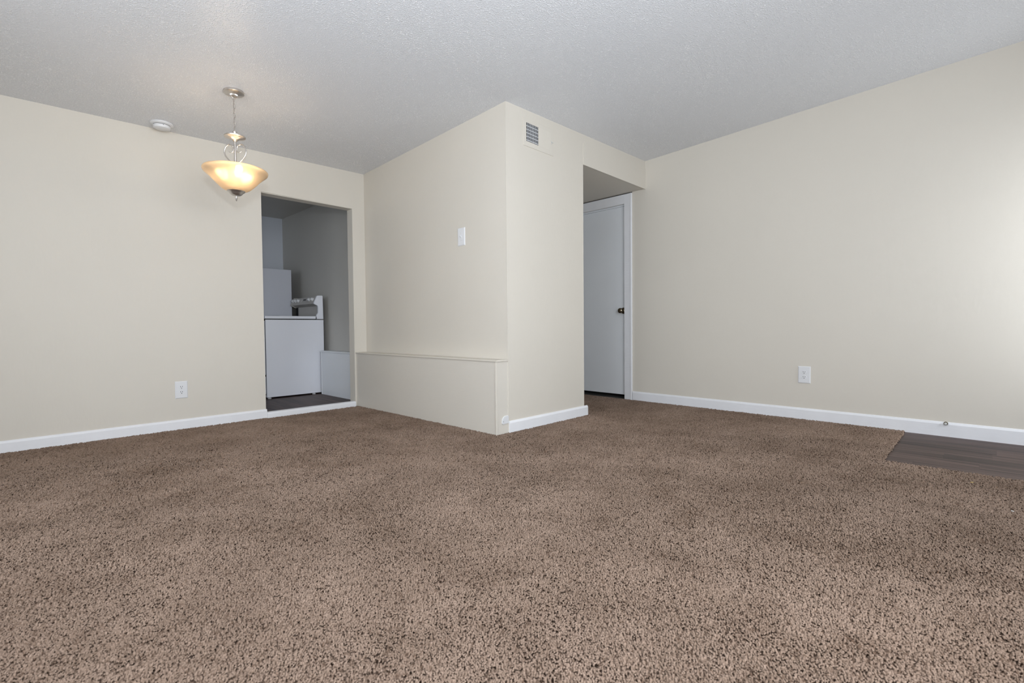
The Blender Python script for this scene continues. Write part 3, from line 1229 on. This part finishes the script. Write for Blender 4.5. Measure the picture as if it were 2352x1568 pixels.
for k in range(11):
    x = 0.008 + k * 0.0125
    hexa(b, [(x, -0.0046, H0), (x + 0.010, -0.0052, H0), (x + 0.010, -0.0040, H0), (x, -0.0040, H0),
             (x, -0.0046, H1), (x + 0.010, -0.0056, H1), (x + 0.010, -0.0040, H1), (x, -0.0040, H1)])
bmesh.ops.recalc_face_normals(b, faces=b.faces[:])
obj('closed_louvres', b, 'wall', vt)
b = nb()
box(b, 0.150, 0.153, -0.009, -0.006, -0.020, 0.012)
box(b, 0.150, 0.170, -0.013, -0.008, -0.006, -0.001, 0.001)
obj('lever', b, 'rubber', vt)

# ------------------------------------------------------------------ kitchen range seen from its side
RY0, RY1 = 5.661, 6.348
rg = thing('kitchen_range', 'white electric range seen side on through the kitchen doorway', 'stove', (0, 0, KZ))
z_ = lambda z: z - KZ
RX0, RX1 = 1.958, 2.612
b = nb()
box(b, RX0, RX1, RY0, RY1, z_(0.036), z_(0.896), 0.003)
obj('body', b, 'appliance', rg)
b = nb()
box(b, RX0 - 0.004, 2.520, RY0 - 0.003, RY1 + 0.003, z_(0.906), z_(0.938), 0.006, 3)
obj('cooktop', b, 'appliance', rg)
b = nb()
box(b, RX0 + 0.006, 2.5285, RY0 + 0.002, RY1 - 0.005, z_(0.895), z_(0.930))
obj('cooktop_gap', b, 'black', rg)
# oven door, drawer, handle on the front face (towards the kitchen)
b = nb()
box(b, RX0 - 0.040, RX0 - 0.006, RY0 + 0.004, RY1 - 0.004, z_(0.285), z_(0.885), 0.006)
od = obj('oven_door', b, 'appliance', rg)
b = nb()
box(b, RX0 - 0.043, RX0 - 0.039, RY0 + 0.13, RY1 - 0.13, z_(0.42), z_(0.72), 0.001)
obj('oven_window', b, 'black', od)
b = nb()
tube(b, smooth_path([(RX0 - 0.040, RY0 + 0.07, z_(0.83)), (RX0 - 0.080, RY0 + 0.08, z_(0.83)), (RX0 - 0.085, (RY0 + RY1) / 2, z_(0.83)), (RX0 - 0.080, RY1 - 0.08, z_(0.83)), (RX0 - 0.040, RY1 - 0.07, z_(0.83))]), 0.010, 10)
obj('handle', b, 'appliance', od, smooth=True)
b = nb()
box(b, RX0 - 0.036, RX0 - 0.006, RY0 + 0.004, RY1 - 0.004, z_(0.075), z_(0.270), 0.005)
obj('drawer', b, 'appliance', rg)
b = nb()
box(b, RX0 - 0.007, RX0 + 0.001, RY0 + 0.010, RY1 - 0.010, z_(0.070), z_(0.897))
obj('door_gasket', b, 'black', rg)
# backguard: two end caps and the control panel between them
cap = [(RX1 - 0.002, 0.9055), (RX1 - 0.006, 1.176), (RX1 - 0.012, 1.184), (2.545, 1.181), (2.537, 1.176), (2.502, 1.098), (2.503, 1.086), (2.512, 1.078), (2.538, 1.068), (2.548, 1.058),
       (2.551, 1.045), (2.551, 0.985), (2.546, 0.972), (2.533, 0.957), (2.530, 0.945), (2.530, 0.9055)]
b = nb()
extrude_xz(b, [(x, z_(z)) for x, z in cap], RY0, RY0 + 0.022)
obj('backguard_end', b, 'appliance', rg)
b = nb()
extrude_xz(b, [(x, z_(z)) for x, z in cap[1:10] + [(RX1 - 0.006, 1.058)]], RY1 - 0.022, RY1)
obj('backguard_end', b, 'panelgrey', rg)
b = nb()
box(b, 2.575, RX1 - 0.002, RY1 - 0.075, RY1, z_(0.906), z_(1.060))
obj('vent_gap', b, 'black', rg)
b = nb()
inner_ = [(2.602, 1.062), (2.602, 1.172), (2.543, 1.174), (2.508, 1.098), (2.510, 1.088), (2.545, 1.070), (2.560, 1.062)]
extrude_xz(b, [(x, z_(z)) for x, z in inner_], RY0 + 0.022, RY1 - 0.022)
box(b, 2.568, 2.602, RY0 + 0.022, RY1 - 0.076, z_(0.930), z_(1.063))
cpn = obj('control_panel', b, 'panelgrey', rg)
# knobs sit on the slanted face: direction up the slope and its outward normal
sl = Vector((2.543 - 2.508, 0, 1.174 - 1.098)).normalized()
nn = Vector((-sl.z, 0, sl.x))
base = Vector((2.508, 0, z_(1.098)))
for yk in (5.750, 5.835, 6.153, 6.232, 6.310):
    b = nb()
    lathe(b, [(0, 0.0), (0.022, 0.0), (0.022, 0.004), (0.018, 0.007), (0.0165, 0.022), (0.014, 0.025), (0, 0.025)], 24)
    box(b, -0.003, 0.003, -0.0165, 0.0165, 0.022, 0.029, 0.001)
    mt = Matrix(((sl.x, 0, nn.x, 0), (0, 1, 0, 0), (sl.z, 0, nn.z, 0), (0, 0, 0, 1)))
    bmesh.ops.transform(b, matrix=Matrix.Translation(base + sl * 0.045 + Vector((0, yk, 0))) @ mt, verts=b.verts[:])
    obj('knob', b, 'plate', rg, smooth=True)
b = nb()
box(b, -0.010, 0.010, -0.034, 0.034, 0.0, 0.0015)
bmesh.ops.transform(b, matrix=Matrix.Translation(base + sl * 0.050 + Vector((0, 5.985, 0))) @ mt, verts=b.verts[:])
obj('clock_display', b, 'black', rg)
b = nb()
box(b, -0.020, 0.020, -0.003, 0.003, 0.0, 0.0015)
bmesh.ops.transform(b, matrix=Matrix.Translation(base + sl * 0.045 + Vector((0, 6.060, 0))) @ mt, verts=b.verts[:])
obj('panel_mark', b, 'plate', rg)
for (cx, cy, rr) in ((2.10, 5.86, 0.095), (2.10, 6.22, 0.075), (2.38, 5.86, 0.075), (2.38, 6.22, 0.095)):
    b = nb()
    for q in range(1, 5):
        r_ = rr * q / 4.6
        tube(b, [(cx + r_ * math.cos(a), cy + r_ * math.sin(a), z_(0.9395)) for a in np.linspace(0, 2 * PI, 28, endpoint=False)], 0.0035, 6, True)
    obj('burner', b, 'black', rg, smooth=True)
for fx in (RX0 + 0.035, RX1 - 0.12):
    for fy in (RY0 + 0.03, RY1 - 0.03):
        b = nb()
        lathe(b, [(0, 0.0), (0.020, 0.0), (0.020, 0.008), (0.010, 0.010), (0.010, 0.030), (0, 0.030)], 16, fx, fy)
        obj('leveling_foot', b, 'plate', rg, smooth=True)

# ------------------------------------------------------------------ refrigerator behind the range
fr = thing('refrigerator', 'white refrigerator standing behind the range in the kitchen', 'refrigerator', (0, 0, KZ))
FY0, FY1 = 6.372, 6.980
b = nb()
box(b, 1.955, 2.530, FY0, FY1, z_(0.075), z_(1.544), 0.005)
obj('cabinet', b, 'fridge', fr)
b = nb()
box(b, 1.900, 1.950, FY0, FY1, z_(1.075), z_(1.544), 0.010, 3)
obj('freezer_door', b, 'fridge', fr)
b = nb()
box(b, 1.900, 1.950, FY0, FY1, z_(0.110), z_(1.062), 0.010, 3)
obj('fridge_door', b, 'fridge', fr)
for z0, z1 in ((1.10, 1.35), (0.72, 1.04)):
    b = nb()
    tube(b, smooth_path([(1.902, FY0 + 0.05, z_(z0)), (1.865, FY0 + 0.05, z_(z0 + .02)), (1.865, FY0 + 0.05, z_(z1 - .02)), (1.902, FY0 + 0.05, z_(z1))]), 0.009, 8)
    obj('handle', b, 'fridge', fr, smooth=True)
b = nb()
box(b, 1.960, 2.51, FY0 + 0.02, FY1 - 0.02, z_(KZ), z_(0.076))
obj('plinth', b, 'black', fr)

# ------------------------------------------------------------------ two scraps lying on the carpet
for nm, lab, loc, m_, rz in (('paper_scrap', 'tiny white scrap lying on the carpet near the right edge', (2.889, -0.093, 0.001), 'crumb', 0.6),
                             ('paper_scrap', 'tiny yellow scrap lying on the carpet in front of the dark planks', (3.284, 0.034, 0.001), 'crumb2', 1.9)):
    t_ = bm = nb()
    pts = [(-0.006, -0.002), (0.001, -0.003), (0.007, 0.000), (0.003, 0.003), (-0.004, 0.002)]
    prism(bm, pts, 0.0, lambda x, y: 0.0018 + 0.15 * x * x * 10)
    o = obj(nm, bm, m_, label=lab, category='scrap')
    o.location = loc
    o.rotation_euler = (0.1, 0.05, rz)
